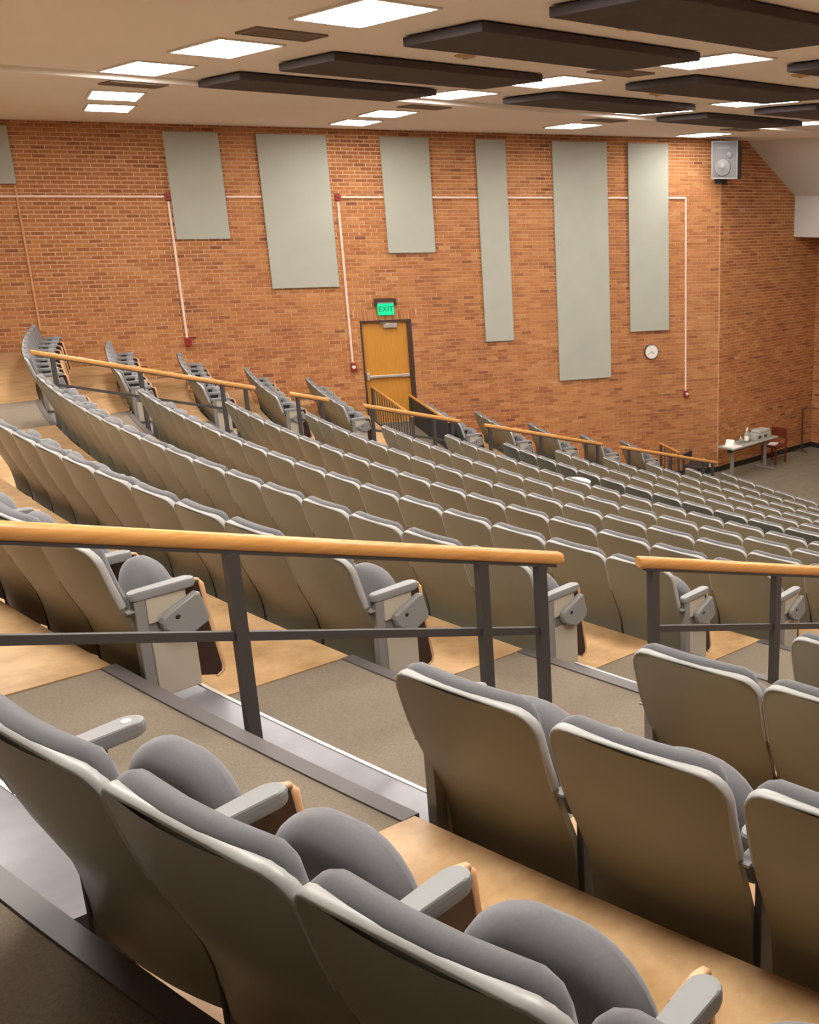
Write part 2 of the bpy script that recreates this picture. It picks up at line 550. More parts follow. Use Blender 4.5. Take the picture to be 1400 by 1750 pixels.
def make_seat():
    b = B()
    W, z0, z1 = 0.215, 0.335, 0.655
    ns, nt = 17, 16
    front, back = [], []
    for i in range(nt + 1):
        t = i / nt
        tt = 0.5 - 0.5 * math.cos(PI * t)
        z = z0 + (z1 - z0) * tt
        s = max(0.0, (z - 0.47) / (z1 - 0.47))
        hw = W * (math.sqrt(max(0.0, 1 - s ** 2.2)) * 0.97 + 0.03) if s > 0 else W
        fr, bk = [], []
        for j in range(ns):
            u = -math.cos(PI * j / (ns - 1))
            x = u * hw
            e = max(0.0, 1 - abs(u) ** 5) ** 0.5 * max(0.0, 1 - abs(2 * tt - 1) ** 5) ** 0.5
            yc = 0.285 + 0.02 * tt
            bk.append((x, yc - 0.058 * e, z)); fr.append((x, yc + 0.034 * e, z))
        front.append(fr); back.append(bk)
    grid(b, front); grid(b, back)
    return b
def make_pan():
    b = B()
    pts = []
    for i in range(13):
        a = PI * i / 12
        pts.append((0.165 * math.cos(a), 0.45 + 0.145 * math.sin(a)))
    pts += [(-0.165, 0.36), (-0.12, 0.33), (0.12, 0.33), (0.165, 0.36)]
    b.prism(pts, 0.022, 'y', 0.318, 0.008)
    return b
def stadium(x, y0, y1, r, n=6, r2=None):
    r2 = r2 or r
    pts = [(x + r2 * math.cos(a), y1 - r2 + r2 * math.sin(a)) for a in [PI * i / n for i in range(n + 1)]]
    pts += [(x + r * math.cos(a), y0 + r + r * math.sin(a)) for a in [PI + PI * i / n for i in range(n + 1)]]
    return pts
ARM_X = SEAT_W / 2
def make_arm(x): return B().prism(stadium(x, 0.090, 0.358, 0.024, 8, 0.030), 0.038, 'z', 0.582, 0.012)
def make_stanchion(x):
    b = B().box(x - 0.0105, x + 0.0105, 0.160, 0.262, 0.04, 0.585, 0.004)
    b.box(x - 0.014, x + 0.014, 0.19, 0.29, 0.006, 0.04, 0.004)
    return b
def make_bracket(x): return B().box(x - 0.018, x + 0.018, 0.075, 0.150, 0.540, 0.547)
def make_tablet(x, w=0.005):
    pts = [(0.23, 0.555), (0.365, 0.582), (0.388, 0.572), (0.397, 0.51), (0.407, 0.42), (0.440, 0.185), (0.436, 0.160), (0.415, 0.148), (0.335, 0.175), (0.32, 0.30)]
    return B().prism(pts, 2 * w, 'x', x - w)
def make_tablet_edge(x):
    p = [(x, 0.30, 0.588), (x, 0.365, 0.592), (x, 0.390, 0.584), (x, 0.401, 0.560), (x, 0.405, 0.50), (x, 0.414, 0.42), (x, 0.447, 0.185), (x, 0.442, 0.155), (x, 0.415, 0.142)]
    return B().tube(p, 0.013, 6, 0.007)
def make_end_panel(s):
    x = s * ARM_X
    b = B().box(x - 0.022, x + 0.022, 0.150, 0.325, 0.158, 0.415, 0.004)
    b.box(x - 0.020, x + 0.020, 0.150, 0.31, 0.475, 0.582, 0.004)
    return b
def make_end_post(s):
    x = s * ARM_X
    return B().box(x - 0.020, x + 0.020, 0.105, 0.149, 0.158, 0.581, 0.004).box(x - 0.012, x + 0.012, 0.149, 0.29, 0.415, 0.475)
HUB = [(0.182, 0.478), (0.188, 0.45), (0.205, 0.43), (0.275, 0.395), (0.30, 0.393), (0.372, 0.428), (0.380, 0.45), (0.352, 0.558), (0.335, 0.566), (0.215, 0.515), (0.19, 0.498)]
def make_hub(s):
    x = s * ARM_X
    return B().prism(HUB, 0.036, 'x', x + 0.020 if s > 0 else x - 0.056, 0.012)
def make_hole(s):
    x = s * ARM_X + (0.0555 if s > 0 else -0.0555)
    return B().lathe([(0.0, -0.001), (0.0105, -0.001), (0.0105, 0.001), (0.0, 0.001)], 12, 'x', (x, 0.248, 0.487))

CH = {
    'shell': make_shell().mesh('back_shell', 'shell_plastic'), 'shell_dark': make_shell().mesh('back_shell', 'shell_dark'),
    'rim': make_rim().mesh('shell_rim', 'rim_plastic_lit'), 'cushion': make_back_cushion().mesh('back_cushion', 'fabric'),
    'seat': make_seat().mesh('seat', 'seat_fabric'), 'pan': make_pan().mesh('seat_pan', 'steel_grey'),
    'armR': make_arm(ARM_X).mesh('armrest', 'arm_plastic'), 'armL': make_arm(-ARM_X).mesh('armrest', 'arm_plastic'),
    'stR': make_stanchion(ARM_X).mesh('stanchion', 'stanchion_black'), 'stL': make_stanchion(-ARM_X).mesh('stanchion', 'stanchion_black'),
    'brR': make_bracket(ARM_X).mesh('bracket', 'arm_plastic'), 'brL': make_bracket(-ARM_X).mesh('bracket', 'arm_plastic'),
    'tab': make_tablet(ARM_X - 0.034).mesh('writing_tablet', 'tablet_brown'), 'tabe': make_tablet_edge(ARM_X - 0.034).mesh('tablet_edge', 'tablet_edge'),
    'epR': make_end_panel(1).mesh('end_panel', 'panel_beige'), 'epL': make_end_panel(-1).mesh('end_panel', 'panel_beige'),
    'eoR': make_end_post(1).mesh('end_post', 'steel_grey'), 'eoL': make_end_post(-1).mesh('end_post', 'steel_grey'),
    'hubR': make_hub(1).mesh('hub_cover', 'hub_grey'), 'hubL': make_hub(-1).mesh('hub_cover', 'hub_grey'),
    'holR': make_hole(1).mesh('hub_hole', 'black'), 'holL': make_hole(-1).mesh('hub_hole', 'black'),
}
WORD = {'middle': 'middle block', 'near': 'nearest block', 'wall': 'block by the brick wall'}
def chair(k, ang, label, block, left=None, right=None, dark=False, open_tablet=False, sticker=False):
    """left/right: None = nothing, 'mid' = shared stanchion, 'end' = aisle panel"""
    p = polar(row_r(k), ang)
    t = thing('auditorium_chair', label, 'chair', (p.x, p.y, floor_z(k) + 0.006), ang + PI / 2, 'tip-up chairs in the ' + WORD[block])
    s = link('back_shell', CH['shell_dark' if dark else 'shell'], t)
    link('shell_rim', CH['rim'], s)
    link('back_cushion', CH['cushion'], t)
    q = link('seat', CH['seat'], t)
    link('seat_pan', CH['pan'], q)
    for side, how in (('L', left), ('R', right)):
        if not how: continue
        a = link('armrest', CH['arm' + side], t)
        if how == 'end':
            e = link('end_panel', CH['ep' + side], t)
            link('end_post', CH['eo' + side], e)
            h = link('hub_cover', CH['hub' + side], t)
            link('hub_hole', CH['hol' + side], h)
        else:
            link('stanchion', CH['st' + side], t)
        link('bracket', CH['br' + side], t)
        if sticker and side == 'L':
            B().lathe([(0, 0.6201), (0.012, 0.6201), (0.012, 0.6208), (0, 0.6208)], 14, 'z', (-ARM_X, 0.315, 0)).obj('sticker', 'white_plastic', a)
    if open_tablet:
        pts = [(0.20 * math.cos(i * PI / 12), 0.12 * math.sin(i * PI / 12)) for i in range(24)]
        o = B().prism(pts, 0.014, 'z', 0, 0.004).obj('writing_tablet', 'tablet_white', t)
        o.location = (0.02, 0.42, 0.64); o['label'] = 'pale oval writing tablet folded out'
        B().tube([(0.265, 0.30, 0.58), (0.20, 0.36, 0.63), (0.12, 0.42, 0.645)], 0.012, 6).obj('tablet_arm', 'steel_grey', t)
    else:
        tb = link('writing_tablet', CH['tab'], t)
        link('tablet_edge', CH['tabe'], tb)
    return t

def seat_label(n, side, k, block, dark=False):
    kind = 'dark green-backed tip-up chair' if dark else 'grey tip-up chair'
    return f'{kind}, {ORD[n]} from {side}, {ORD[15 - k]} row from the front, {block}'
rad = math.radians
# middle block: angle of the left corner of one known chair, chairs to its right and to its left
MID = {2: (180.640, 8, 2), 3: (177.676, 11, 6), 4: (174.621, 14, 3), 5: (172.224, 16, 1), 6: (170.987, 17, 0), 7: (171.113, 17, 0), 8: (170.736, 16, 0),
       9: (170.417, 15, 0), 10: (169.974, 14, 0), 11: (169.524, 12, 0), 12: (168.987, 11, 0), 13: (168.371, 10, 0), 14: (167.639, 8, 0)}
for k, (a0, n, before) in MID.items():
    da = SEAT_W / row_r(k)
    for i in range(-before, n):
        a = rad(a0) + (i + 0.5) * da
        if k == 2:
            lab = seat_label(n - i, 'the near aisle', k, WORD['middle'])
        else:
            lab = seat_label(i + before + 1, 'the far aisle', k, WORD['middle'], k == 9)
        last = (i == n - 1) and k <= 7
        first = (i == -before) and k > 2
        chair(k, a, lab, 'middle', 'end' if first else None, 'end' if last else 'mid', dark=(k == 9), open_tablet=(k == 8 and i == 5))
for i in range(4):          # row 1, counted from the near aisle
    a = rad(188.02) - (i + 0.5) * SEAT_W / row_r(1)
    chair(1, a, seat_label(i + 1, 'the near aisle', 1, WORD['middle']), 'middle', None, 'end' if i == 0 else 'mid')
# near block: measured left corners; unseen row -1 added to block bounce light
NEAR = {-1: (190.62, 0.872, 7), 0: (190.77, 0.886, 5), 1: (190.93, 0.985, 5), 2: (191.12, 0.962, 4), 3: (191.36, 0.98, 3)}
for k, (a0, da, n) in NEAR.items():
    for i in range(n):
        chair(k, rad(a0 + (i + 0.5) * da), seat_label(i + 1, 'the near aisle', k, WORD['near']), 'near', 'end' if (i == 0 and k != 0) else ('mid' if i == 0 else None), 'mid', sticker=(k == 0 and i == 0))
# block by the wall: counted away from the far aisle
for k in (3, 4, 5, 6, 7, 9, 10, 11, 12, 13):
    r = row_r(k)
    edge = ang_at_l(r, 14.60)
    n = int((edge - rad(160.7)) * r / SEAT_W)
    for i in range(n):
        a = edge - (i + 0.5) * SEAT_W / r
        kind = 'dark green-backed tip-up chair' if k == 9 else 'grey tip-up chair'
        chair(k, a, f'{kind}, {ORD[i + 1]} from far handrail, {ORD[15 - k]} row from the front, wall block', 'wall', 'mid' if i == n - 1 else None, 'end' if i == 0 else 'mid', dark=(k == 9))

# ------------------------------------------------------------------ handrails
RAIL_Z = lambda s: EYE - 0.735 - 0.2875 * s
def step_floor(s, l):
    r = math.hypot(CS - s, l - CL)
    k = math.floor((R_ROW1 - EDGE - r) / ROW_D + 1)
    # on the tread just in front of a platform edge
    for kk in (k - 1,):
        edge = row_r(kk + 1) - EDGE
        if edge - 0.27 <= r <= edge: return floor_z(kk) - 0.142
    return floor_z(k)
def handrail(label, l, s0, s1, posts, loose=0.10):
    t = thing('handrail', label, 'handrail', (posts[0], l, step_floor(posts[0], l)), 0, 'wooden handrails along the aisles')
    ox, oy, oz = t.location
    n = 14
    def prof():
        pts = []
        for i in range(n):
            a = 2 * PI * i / n
            x, y = 0.026 * math.copysign(abs(math.cos(a)) ** 0.75, math.cos(a)), 0.031 * math.copysign(abs(math.sin(a)) ** 0.75, math.sin(a))
            pts.append((x, y))
        return pts
    b = B()
    vs = []
    for s in (s0, s0 + 0.012, s1 - 0.012, s1):
        sc_ = 0.82 if s in (s0, s1) else 1.0
        for x, y in prof():
            vs.append((s - ox, x * sc_, RAIL_Z(s) - oz + y * sc_))
    fs = [tuple(reversed(range(n))), tuple(3 * n + i for i in range(n))]
    b.add(vs, fs)
    b.add(vs, [(r * n + i, r * n + (i + 1) % n, (r + 1) * n + (i + 1) % n, (r + 1) * n + i) for r in range(3) for i in range(n)], True)
    b.obj('rail', 'rail_wood', t)
    def bar(a0, a1, dz, hh, ww, name):
        bb = B()
        vs = []
        for s in (a0, a1):
            z = RAIL_Z(s) - oz + dz
            vs += [(s - ox, -ww, z - hh), (s - ox, ww, z - hh), (s - ox, ww, z + hh), (s - ox, -ww, z + hh)]
        bb.add(vs, [(0, 1, 2, 3), (4, 7, 6, 5), (0, 4, 5, 1), (1, 5, 6, 2), (2, 6, 7, 3), (3, 7, 4, 0)])
        bb.obj(name, 'dark_metal', t)
    bar(s0 + 0.04, s1 - 0.04, -0.034, 0.006, 0.018, 'mounting_strip')
    bar(posts[0] if s0 > 0.0 else s0 + 0.1, posts[-1], -0.345, 0.017, 0.010, 'lower_bar')
    for s in posts:
        z0 = step_floor(s, l)
        B().box(s - ox - 0.022, s - ox + 0.022, -0.022, 0.022, z0 - oz, RAIL_Z(s) - 0.036 - oz).obj('post', 'dark_metal', t)
    return t
handrail('wooden handrail on dark posts crossing the foreground, left of the gap', 3.44, -0.60, 2.68, [0.15, 1.26, 2.26, 2.56])
handrail('wooden handrail on dark posts in the near aisle, right of the gap', 3.44, 3.14, 5.65, [3.24, 4.18, 5.3])
handrail('longest, highest wooden handrail of the far aisle, at the left', 13.76, 3.11, 5.65, [3.32, 4.25, 5.22, 5.52])
handrail('shortest wooden handrail, second from the left along the far aisle', 13.76, 6.11, 6.67, [6.22, 6.56])
handrail('wooden far-aisle handrail below the wooden exit door', 13.76, 7.19, 8.80, [7.32, 8.34, 8.66])
handrail('wooden far-aisle handrail below the tall grey wall panels', 13.76, 9.26, 11.74, [9.36, 10.38, 11.36, 11.62])
handrail('lowest wooden far-aisle handrail, ending near the side table', 13.76, 12.16, 14.74, [12.38, 13.45, 14.36, 14.62])

def guard(name, label, a, b_, z, zf, nbal, panel=False, cat='railing'):
    """level railing between two plan points"""
    A, Bp = Vector((*a, 0)), Vector((*b_, 0))
    L = (Bp - A).length
    rot = math.atan2(Bp.y - A.y, Bp.x - A.x)
    t = thing(name, label, cat, (A.x, A.y, zf), rot)
    B().tube([(0.0, 0, z - zf), (L, 0, z - zf)], 0.022, 10, 0.028).obj('rail', 'rail_wood', t)
    if panel:
        B().box(0.02, L - 0.02, -0.012, 0.012, 0.0, z - zf - 0.02).obj('guard_panel', 'guard_dark', t)
        for x in (0.05, L / 2, L - 0.05):
            B().box(x - 0.02, x + 0.02, -0.03, -0.012, 0.0, z - zf - 0.02).obj('post', 'dark_metal', t)
    else:
        B().box(0.0, L, -0.010, 0.010, 0.08, 0.10).obj('lower_bar', 'dark_metal', t)
        for i in range(nbal):
            x = 0.03 + (L - 0.06) * i / (nbal - 1)
            w_ = 0.02 if i in (0, nbal - 1) else 0.008
            B().box(x - w_, x + w_, -w_, w_, 0.0, z - zf - 0.025).obj('baluster', 'dark_metal', t)
    return t
def arc_pt(r, l): 
    a = ang_at_l(r, l); p = polar(r, a); return (p.x, p.y)
guard('railing', 'slim baluster railing with wooden top, left side of the door passage', arc_pt(25.86, 17.90), arc_pt(25.86, 14.85), EYE - 3.31, floor_z(8), 16)
guard('railing', 'dark solid guard with wooden top, right side of the door passage', arc_pt(25.17, 17.62), arc_pt(25.17, 14.95), EYE - 3.52, floor_z(8), 0, True)
guard('railing', 'short low wooden railing with balusters at the foot of the brick wall', arc_pt(20.0, 15.62), arc_pt(20.0, 14.75), EYE - 4.92, 0.0, 6)

# ------------------------------------------------------------------ door
def on_wall(u, z, d=0.0):
    """world point on the left wall: u along it, d out into the room"""
    x, y = u, -d
    return Vector((K1.x + x * math.cos(WROT) - y * math.sin(WROT), K1.y + x * math.sin(WROT) + y * math.cos(WROT), z))
def wall_obj(o, u, z, d=0.0):
    o.location = on_wall(u, z, d); o.rotation_euler = (0, 0, WROT)
    return o
du0, du1, dz0, dz1 = DOOR
dw, dh = du1 - du0, dz1 - dz0
door = structure(B().box(0.03, dw - 0.085, 0.05, 0.095, 0.008, dh - 0.035, 0.003).obj('door_1', 'door_wood'))
wall_obj(door, du0, dz0)
B().box(0.0, 0.035, -0.012, 0.21, 0, dh).box(dw - 0.085, dw, -0.012, 0.21, 0, dh).box(0.035, dw - 0.085, -0.012, 0.21, dh - 0.035, dh).obj('door_frame', 'frame_brown', door)
b = B().box(0.10, dw - 0.10, -0.015, 0.025, 0.885, 0.935, 0.008)
b.box(0.70, dw - 0.10, -0.018, 0.028, 0.88, 0.94, 0.006)
bar = b.obj('panic_bar', 'chrome', door)
B().box(0.05, 0.11, -0.02, 0.05, 0.85, 0.99, 0.01).obj('latch_case', 'chrome', bar)
B().box(dw - 0.14, dw - 0.10, 0.0, 0.05, 0.88, 0.94).obj('end_bracket', 'chrome', bar)
cl = B().box(0.42, 0.68, -0.03, 0.05, dh - 0.145, dh - 0.06, 0.008).obj('door_closer', 'chrome', door)
B().tube([(0.55, -0.02, dh - 0.05), (0.36, -0.06, dh - 0.045), (0.42, 0.0, dh - 0.035)], 0.008, 6).obj('closer_arm', 'grey_metal', cl)
B().box(0.0, dw, -0.02, 0.20, 0.0, 0.012).obj('threshold', 'chrome', door)
B().box(-0.02, dw + 0.02, 0.21, 0.24, -0.02, dh + 0.02).obj('door_back', 'black', door)

# exit sign
ex = thing('exit_sign', 'green glowing EXIT sign above the wooden door', 'sign', on_wall(-6.96, 3.77, 0.0), WROT)
B().box(-0.145, 0.145, -0.085, -0.035, 0.0, 0.215, 0.006).obj('sign_face', 'exit_glow', ex)
B().box(-0.20, 0.20, -0.10, -0.012, 0.245, 0.30).box(-0.20, -0.165, -0.10, -0.012, 0.17, 0.245).box(0.165, 0.20, -0.10, -0.012, 0.17, 0.245).obj('bracket', 'frame_brown', ex)
B().box(-0.15, 0.15, -0.09, -0.012, 0.215, 0.245).obj('housing', 'hub_grey', ex)
tc_ = bpy.data.curves.new('letters', 'FONT')
tc_.body = 'EXIT'; tc_.size = 0.135; tc_.align_x = 'CENTER'; tc_.align_y = 'CENTER'; tc_.extrude = 0.002
to = bpy.data.objects.new('letters_tmp', tc_)
COL.objects.link(to)
bpy.context.view_layer.update()
me = bpy.data.meshes.new_from_object(to.evaluated_get(bpy.context.evaluated_depsgraph_get()))
bpy.data.objects.remove(to)
me.name = 'letters'; me.materials.clear(); me.materials.append(MATS['exit_letter'])
lo = link('letters', me, ex)
lo.rotation_euler = (PI / 2, 0, 0); lo.location = (0, -0.087, 0.108)

# ------------------------------------------------------------------ acoustic wall panels
PANELS = [(-13.6, -12.55, 6.07, 6.95, 'pale grey acoustic wall panel cut by the left edge of the photo'),
          (-10.34, -9.49, 5.18, 6.92, 'short grey acoustic wall panel, second from the left of the photo'),
          (-8.90, -7.75, 4.31, 6.92, 'wide grey acoustic wall panel between two red conduit boxes'),
          (-6.83, -5.96, 4.89, 6.92, 'short grey acoustic wall panel directly above the exit sign'),
          (-5.10, -4.53, 3.17, 6.92, 'narrowest grey acoustic wall panel'),
          (-3.62, -2.50, 2.30, 6.92, 'tallest grey acoustic wall panel'),
          (-2.06, -1.19, 3.22, 6.92, 'grey acoustic wall panel above the clock')]
for u0, u1, z0, z1, lab in PANELS:
    t = thing('acoustic_panel', lab, 'wall panel', on_wall((u0 + u1) / 2, z0), WROT, 'grey acoustic panels on the brick wall')
    hw, hh = (u1 - u0) / 2, z1 - z0
    B().box(-hw, hw, -0.07, -0.024, 0, hh, 0.008).obj('fabric_face', 'panel_fabric', t)
    B().box(-hw + 0.01, hw - 0.01, -0.024, -0.012, 0.01, hh - 0.01).obj('backing', 'panel_beige', t)

# ------------------------------------------------------------------ conduits, alarm devices, clock
CZ = 5.88
def conduit(name, label, pts, m='conduit_paint', r=0.023):
    t = thing(name, label, 'conduit', on_wall(pts[0][0], pts[0][1]), WROT)
    b = B()
    for a, c in zip(pts, pts[1:]):
        b.tube([(a[0] - pts[0][0], -0.03, a[1] - pts[0][1]), (c[0] - pts[0][0], -0.03, c[1] - pts[0][1])], r, 8)
    b.obj('pipe', m, t)
    for a, c in zip(pts, pts[1:]):
        n = max(2, int(abs(c[0] - a[0]) + abs(c[1] - a[1])))
        for i in range(n):
            f = (i + 0.5) / n
            x, z = a[0] + (c[0] - a[0]) * f - pts[0][0], a[1] + (c[1] - a[1]) * f - pts[0][1]
            B().box(x - 0.022, x + 0.022, -0.030, -0.011, z - 0.022, z + 0.022).obj('clip', m, t)
    return t
# long run split where the panels cover it
conduit('conduit', 'long horizontal pinkish conduit running along the upper brick wall', [(-13.6, CZ), (-10.44, CZ)])
conduit('conduit', 'horizontal conduit stretch between the two leftmost grey panels', [(-9.48, CZ), (-8.91, CZ)])
conduit('conduit', 'horizontal conduit stretch right of the wide grey panel', [(-7.58, CZ), (-6.84, CZ)])
conduit('conduit', 'horizontal conduit stretch left of the narrowest grey panel', [(-5.95, CZ), (-5.11, CZ)])
conduit('conduit', 'horizontal conduit stretch right of the narrowest grey panel', [(-4.52, CZ), (-3.63, CZ)])
conduit('conduit', 'horizontal conduit stretch between tallest panel and clock panel', [(-2.49, CZ), (-2.07, CZ)])
conduit('conduit', 'conduit turning down from the upper wall to the alarm right of the clock', [(-1.18, CZ), (-0.79, CZ), (-0.79, 1.90)])
conduit('conduit', 'vertical pinkish conduit down to the leftmost red box', [(-10.39, CZ - 0.08), (-10.39, 3.50)])
conduit('conduit', 'vertical pinkish conduit down to the red alarm left of the door', [(-7.64, CZ - 0.08), (-7.64, 2.92)])
conduit('conduit', 'brick coloured vertical conduit at the left edge of the photo', [(-12.58, 6.04), (-12.58, 3.75)], 'conduit_brick', 0.02)
for u, lab in ((-10.39, 'small red junction box on the conduit beside the second grey panel'), (-7.64, 'small red junction box on the conduit right of the wide grey panel')):
    t = thing('junction_box', lab, 'junction box', on_wall(u, CZ - 0.06), WROT, 'red boxes on the conduit')
    B().box(-0.045, 0.045, -0.065, -0.011, 0, 0.13, 0.006).obj('box', 'red_device', t)
    B().lathe([(0.0, -0.070), (0.022, -0.070), (0.028, -0.062)], 12, 'y', (0, 0, 0.065)).obj('cover', 'red_device', t)
for u, z, lab, big in ((-10.38, 3.36, 'leftmost red alarm box at the foot of a conduit', 0), (-7.63, 2.74, 'red fire alarm with strobe just left of the door', 1), (-0.78, 1.74, 'red fire alarm with strobe right of the clock', 1)):
    t = thing('fire_alarm', lab, 'fire alarm', on_wall(u, z), WROT, 'red alarm devices on the brick wall')
    B().box(-0.05, 0.05, -0.075, -0.011, 0.01, 0.155, 0.008).obj('body', 'red_device', t)
    if big:
        B().prism([(-0.035, 0.085), (0.035, 0.085), (0.0, 0.055), ], 0.02, 'y', -0.095).prism([(-0.035, 0.09), (0.035, 0.09), (0.03, 0.12), (-0.03, 0.12)], 0.02, 'y', -0.095).obj('strobe_lens', 'white_plastic', t)
    else:
        B().box(-0.05, 0.14, -0.05, -0.011, 0.145, 0.165).obj('top_bracket', 'red_device', t)
ck = thing('wall_clock', 'round white wall clock on the brick wall', 'clock', on_wall(-1.58, 2.62, 0), WROT)
cz = 0.16
B().lathe([(0.0, -0.05), (0.142, -0.05)], 32, 'y', (0, 0, cz)).obj('dial', 'white_plastic', ck)
B().lathe([(0.142, -0.052), (0.150, -0.058), (0.160, -0.052), (0.163, -0.012), (0.0, -0.012)], 32, 'y', (0, 0, cz)).obj('rim', 'clock_rim', ck)
for nm, ang, L, w_ in (('hour_hand', 2.3, 0.075, 0.007), ('minute_hand', 4.1, 0.11, 0.005)):
    h_ = B().box(-w_, w_, -0.054, -0.052, -0.015, L).obj(nm, 'speaker_cone', ck)
    h_.location = (0, 0, cz); h_.rotation_euler = (0, ang, 0)
for i in range(12):
    a = i * PI / 6
    m_ = B().box(-0.003, 0.003, -0.0525, -0.051, 0.115, 0.132).obj('hour_mark', 'speaker_cone', ck)
    m_.location = (0, 0, cz); m_.rotation_euler = (0, a, 0)
ol = thing('wall_outlet', 'small white outlet plate low on the brick wall near the corner', 'outlet', on_wall(-0.16, 0.13), WROT)
B().box(-0.04, 0.04, -0.02, -0.011, 0, 0.12, 0.003).obj('plate', 'white_plastic', ol)
for z in (0.035, 0.085): B().box(-0.014, 0.014, -0.023, -0.02, z - 0.014, z + 0.014).obj('socket', 'panel_beige', ol)

# loudspeaker
sp = thing('loudspeaker', 'grey loudspeaker on a bracket high in the wall corner', 'loudspeaker', (16.18, 14.90, EYE + 0.50), rad(208.5 - 270))
B().box(-0.27, 0.27, -0.18, 0.18, 0, 0.72, 0.012).obj('cabinet', 'speaker_box', sp)
gr = B().box(-0.25, 0.25, -0.195, -0.178, 0.02, 0.70, 0.006).obj('grille', 'speaker_grille', sp)
B().lathe([(0.165, -0.197), (0.17, -0.205), (0.155, -0.207), (0.07, -0.197), (0.06, -0.203), (0.0, -0.210)], 28, 'y', (-0.04, 0, 0.22)).obj('woofer', 'speaker_cone', gr)
B().lathe([(0.07, -0.197), (0.06, -0.206), (0.0, -0.199)], 20, 'y', (0.10, 0, 0.45)).obj('tweeter', 'speaker_cone', gr)
B().box(-0.16, 0.10, -0.203, -0.195, 0.57, 0.61, 0.003).obj('badge', 'speaker_cone', gr)
B().box(-0.255, 0.255, -0.20, -0.18, 0.70, 0.72).box(-0.27, -0.25, -0.20, -0.18, 0, 0.72).box(0.25, 0.27, -0.20, -0.18, 0, 0.72).box(-0.255, 0.255, -0.20, -0.18, 0, 0.02).obj('grille_frame', 'arm_plastic', sp)
B().box(-0.24, -0.10, -0.06, 0.30, -0.09, 0.0).box(-0.22, -0.12, 0.18, 0.52, -0.06, 0.10).obj('bracket', 'black', sp)

# ------------------------------------------------------------------ ceiling fixtures
def troffer(s, l, z, lab, rot=0.0):
    t = thing('ceiling_light', lab, 'ceiling light', (s, l, z), rot, 'recessed ceiling lights')
    hx, hy = 0.27, 0.56
    B().box(-hx, hx, -hy, hy, -0.012, -0.004).obj('diffuser', 'lamp_diffuser', t)
    f = 0.03
    B().box(-hx - f, hx + f, -hy - f, -hy, -0.016, 0).box(-hx - f, hx + f, hy, hy + f, -0.016, 0).box(-hx - f, -hx, -hy, hy, -0.016, 0).box(hx, hx + f, -hy, hy, -0.016, 0).obj('frame', 'frame_white', t)
rows_s = [4.2, 7.9, 11.4, 14.85, 0.55]
BAY = ['second', 'third', 'fourth', 'foremost', 'rearmost']
for i, s in enumerate(rows_s):
    for j, l in enumerate((12.0, 10.0, 7.5, 5.5)):
        troffer(s, l, CEIL, f'recessed ceiling light over the {WORD["middle"]}, {ORD[j + 1]} from the wall, {BAY[i]} row')
    for j, (ds, l) in enumerate(((0.47, 14.5), (0.97, 16.38), (0.47, 3.0), (0.97, 1.1))):
        if i in (2, 3) and j == 1: continue
        if i == 3 and j != 0: continue
        where = 'brick wall side' if j < 2 else 'opposite side'
        troffer(s + ds - (0.25 if i == 3 else 0), l, CEIL_OUT - 0.001, f'{"inner" if j % 2 == 0 else "outer"} of the border ceiling lights, {where}, {BAY[i]} row', rad(-13.5 if j < 2 else 13.5))
bands = {0: (4.97, 7.36, [(5.15, 6.3), (7.12, 8.27), (9.47, 10.62), (11.55, 12.68)]),
         1: (8.57, 11.02, [(5.95, 7.10), (8.35, 9.5), (10.75, 11.9)]),
         2: (12.1, 14.4, [(5.15, 6.3), (7.12, 8.27), (9.47, 10.62), (11.55, 12.68)])}
for bi, (s0, s1, ls) in bands.items():
    for j, (l0, l1) in enumerate(reversed(ls)):
        t = thing('ceiling_baffle', f'dark acoustic ceiling baffle, {ORD[j + 1]} from the brick wall, {("rear", "centre", "front")[bi]} bay', 'ceiling baffle', ((s0 + s1) / 2, (l0 + l1) / 2, CEIL), 0, 'dark ceiling baffles')
        hx, hy = (s1 - s0) / 2, (l1 - l0) / 2
        B().box(-hx, hx, -hy, hy, -0.085, -0.012, 0.008).obj('fabric_board', 'baffle_fabric', t)
        B().box(-hx + 0.1, hx - 0.1, -hy + 0.1, hy - 0.1, -0.012, 0.0).obj('mounting_frame', 'dark_metal', t)
for s, l, z, lab in ((4.2, 8.85, CEIL, 'square ceiling vent nearest the camera'), (7.88, 8.8, CEIL, 'square ceiling vent among the baffles above the middle seats'), (4.41, 13.05, CEIL_OUT, 'dark ceiling vent beside the leftmost lights'),
                     (8.2, 13.2, CEIL_OUT, 'dark ceiling vent beside the lights above the door'), (11.47, 13.2, CEIL_OUT, 'dark ceiling vent above the tallest wall panel'), (14.56, 13.1, CEIL_OUT, 'dark ceiling vent near the loudspeaker')):
    t = thing('ceiling_vent', lab, 'vent', (s, l, z), 0, 'ceiling vents')
    B().box(-0.28, 0.28, -0.19, 0.19, -0.006, 0.0).obj('backing', 'frame_brown', t)
    B().box(-0.30, 0.30, -0.21, -0.18, -0.018, 0).box(-0.30, 0.30, 0.18, 0.21, -0.018, 0).box(-0.30, -0.27, -0.18, 0.18, -0.018, 0).box(0.27, 0.30, -0.18, 0.18, -0.018, 0).obj('frame', 'vent_metal', t)
    for i in range(7):
        y = -0.15 + i * 0.05
        B().box(-0.27, 0.27, y - 0.014, y + 0.014, -0.014, -0.009).obj('slat', 'vent_metal', t)
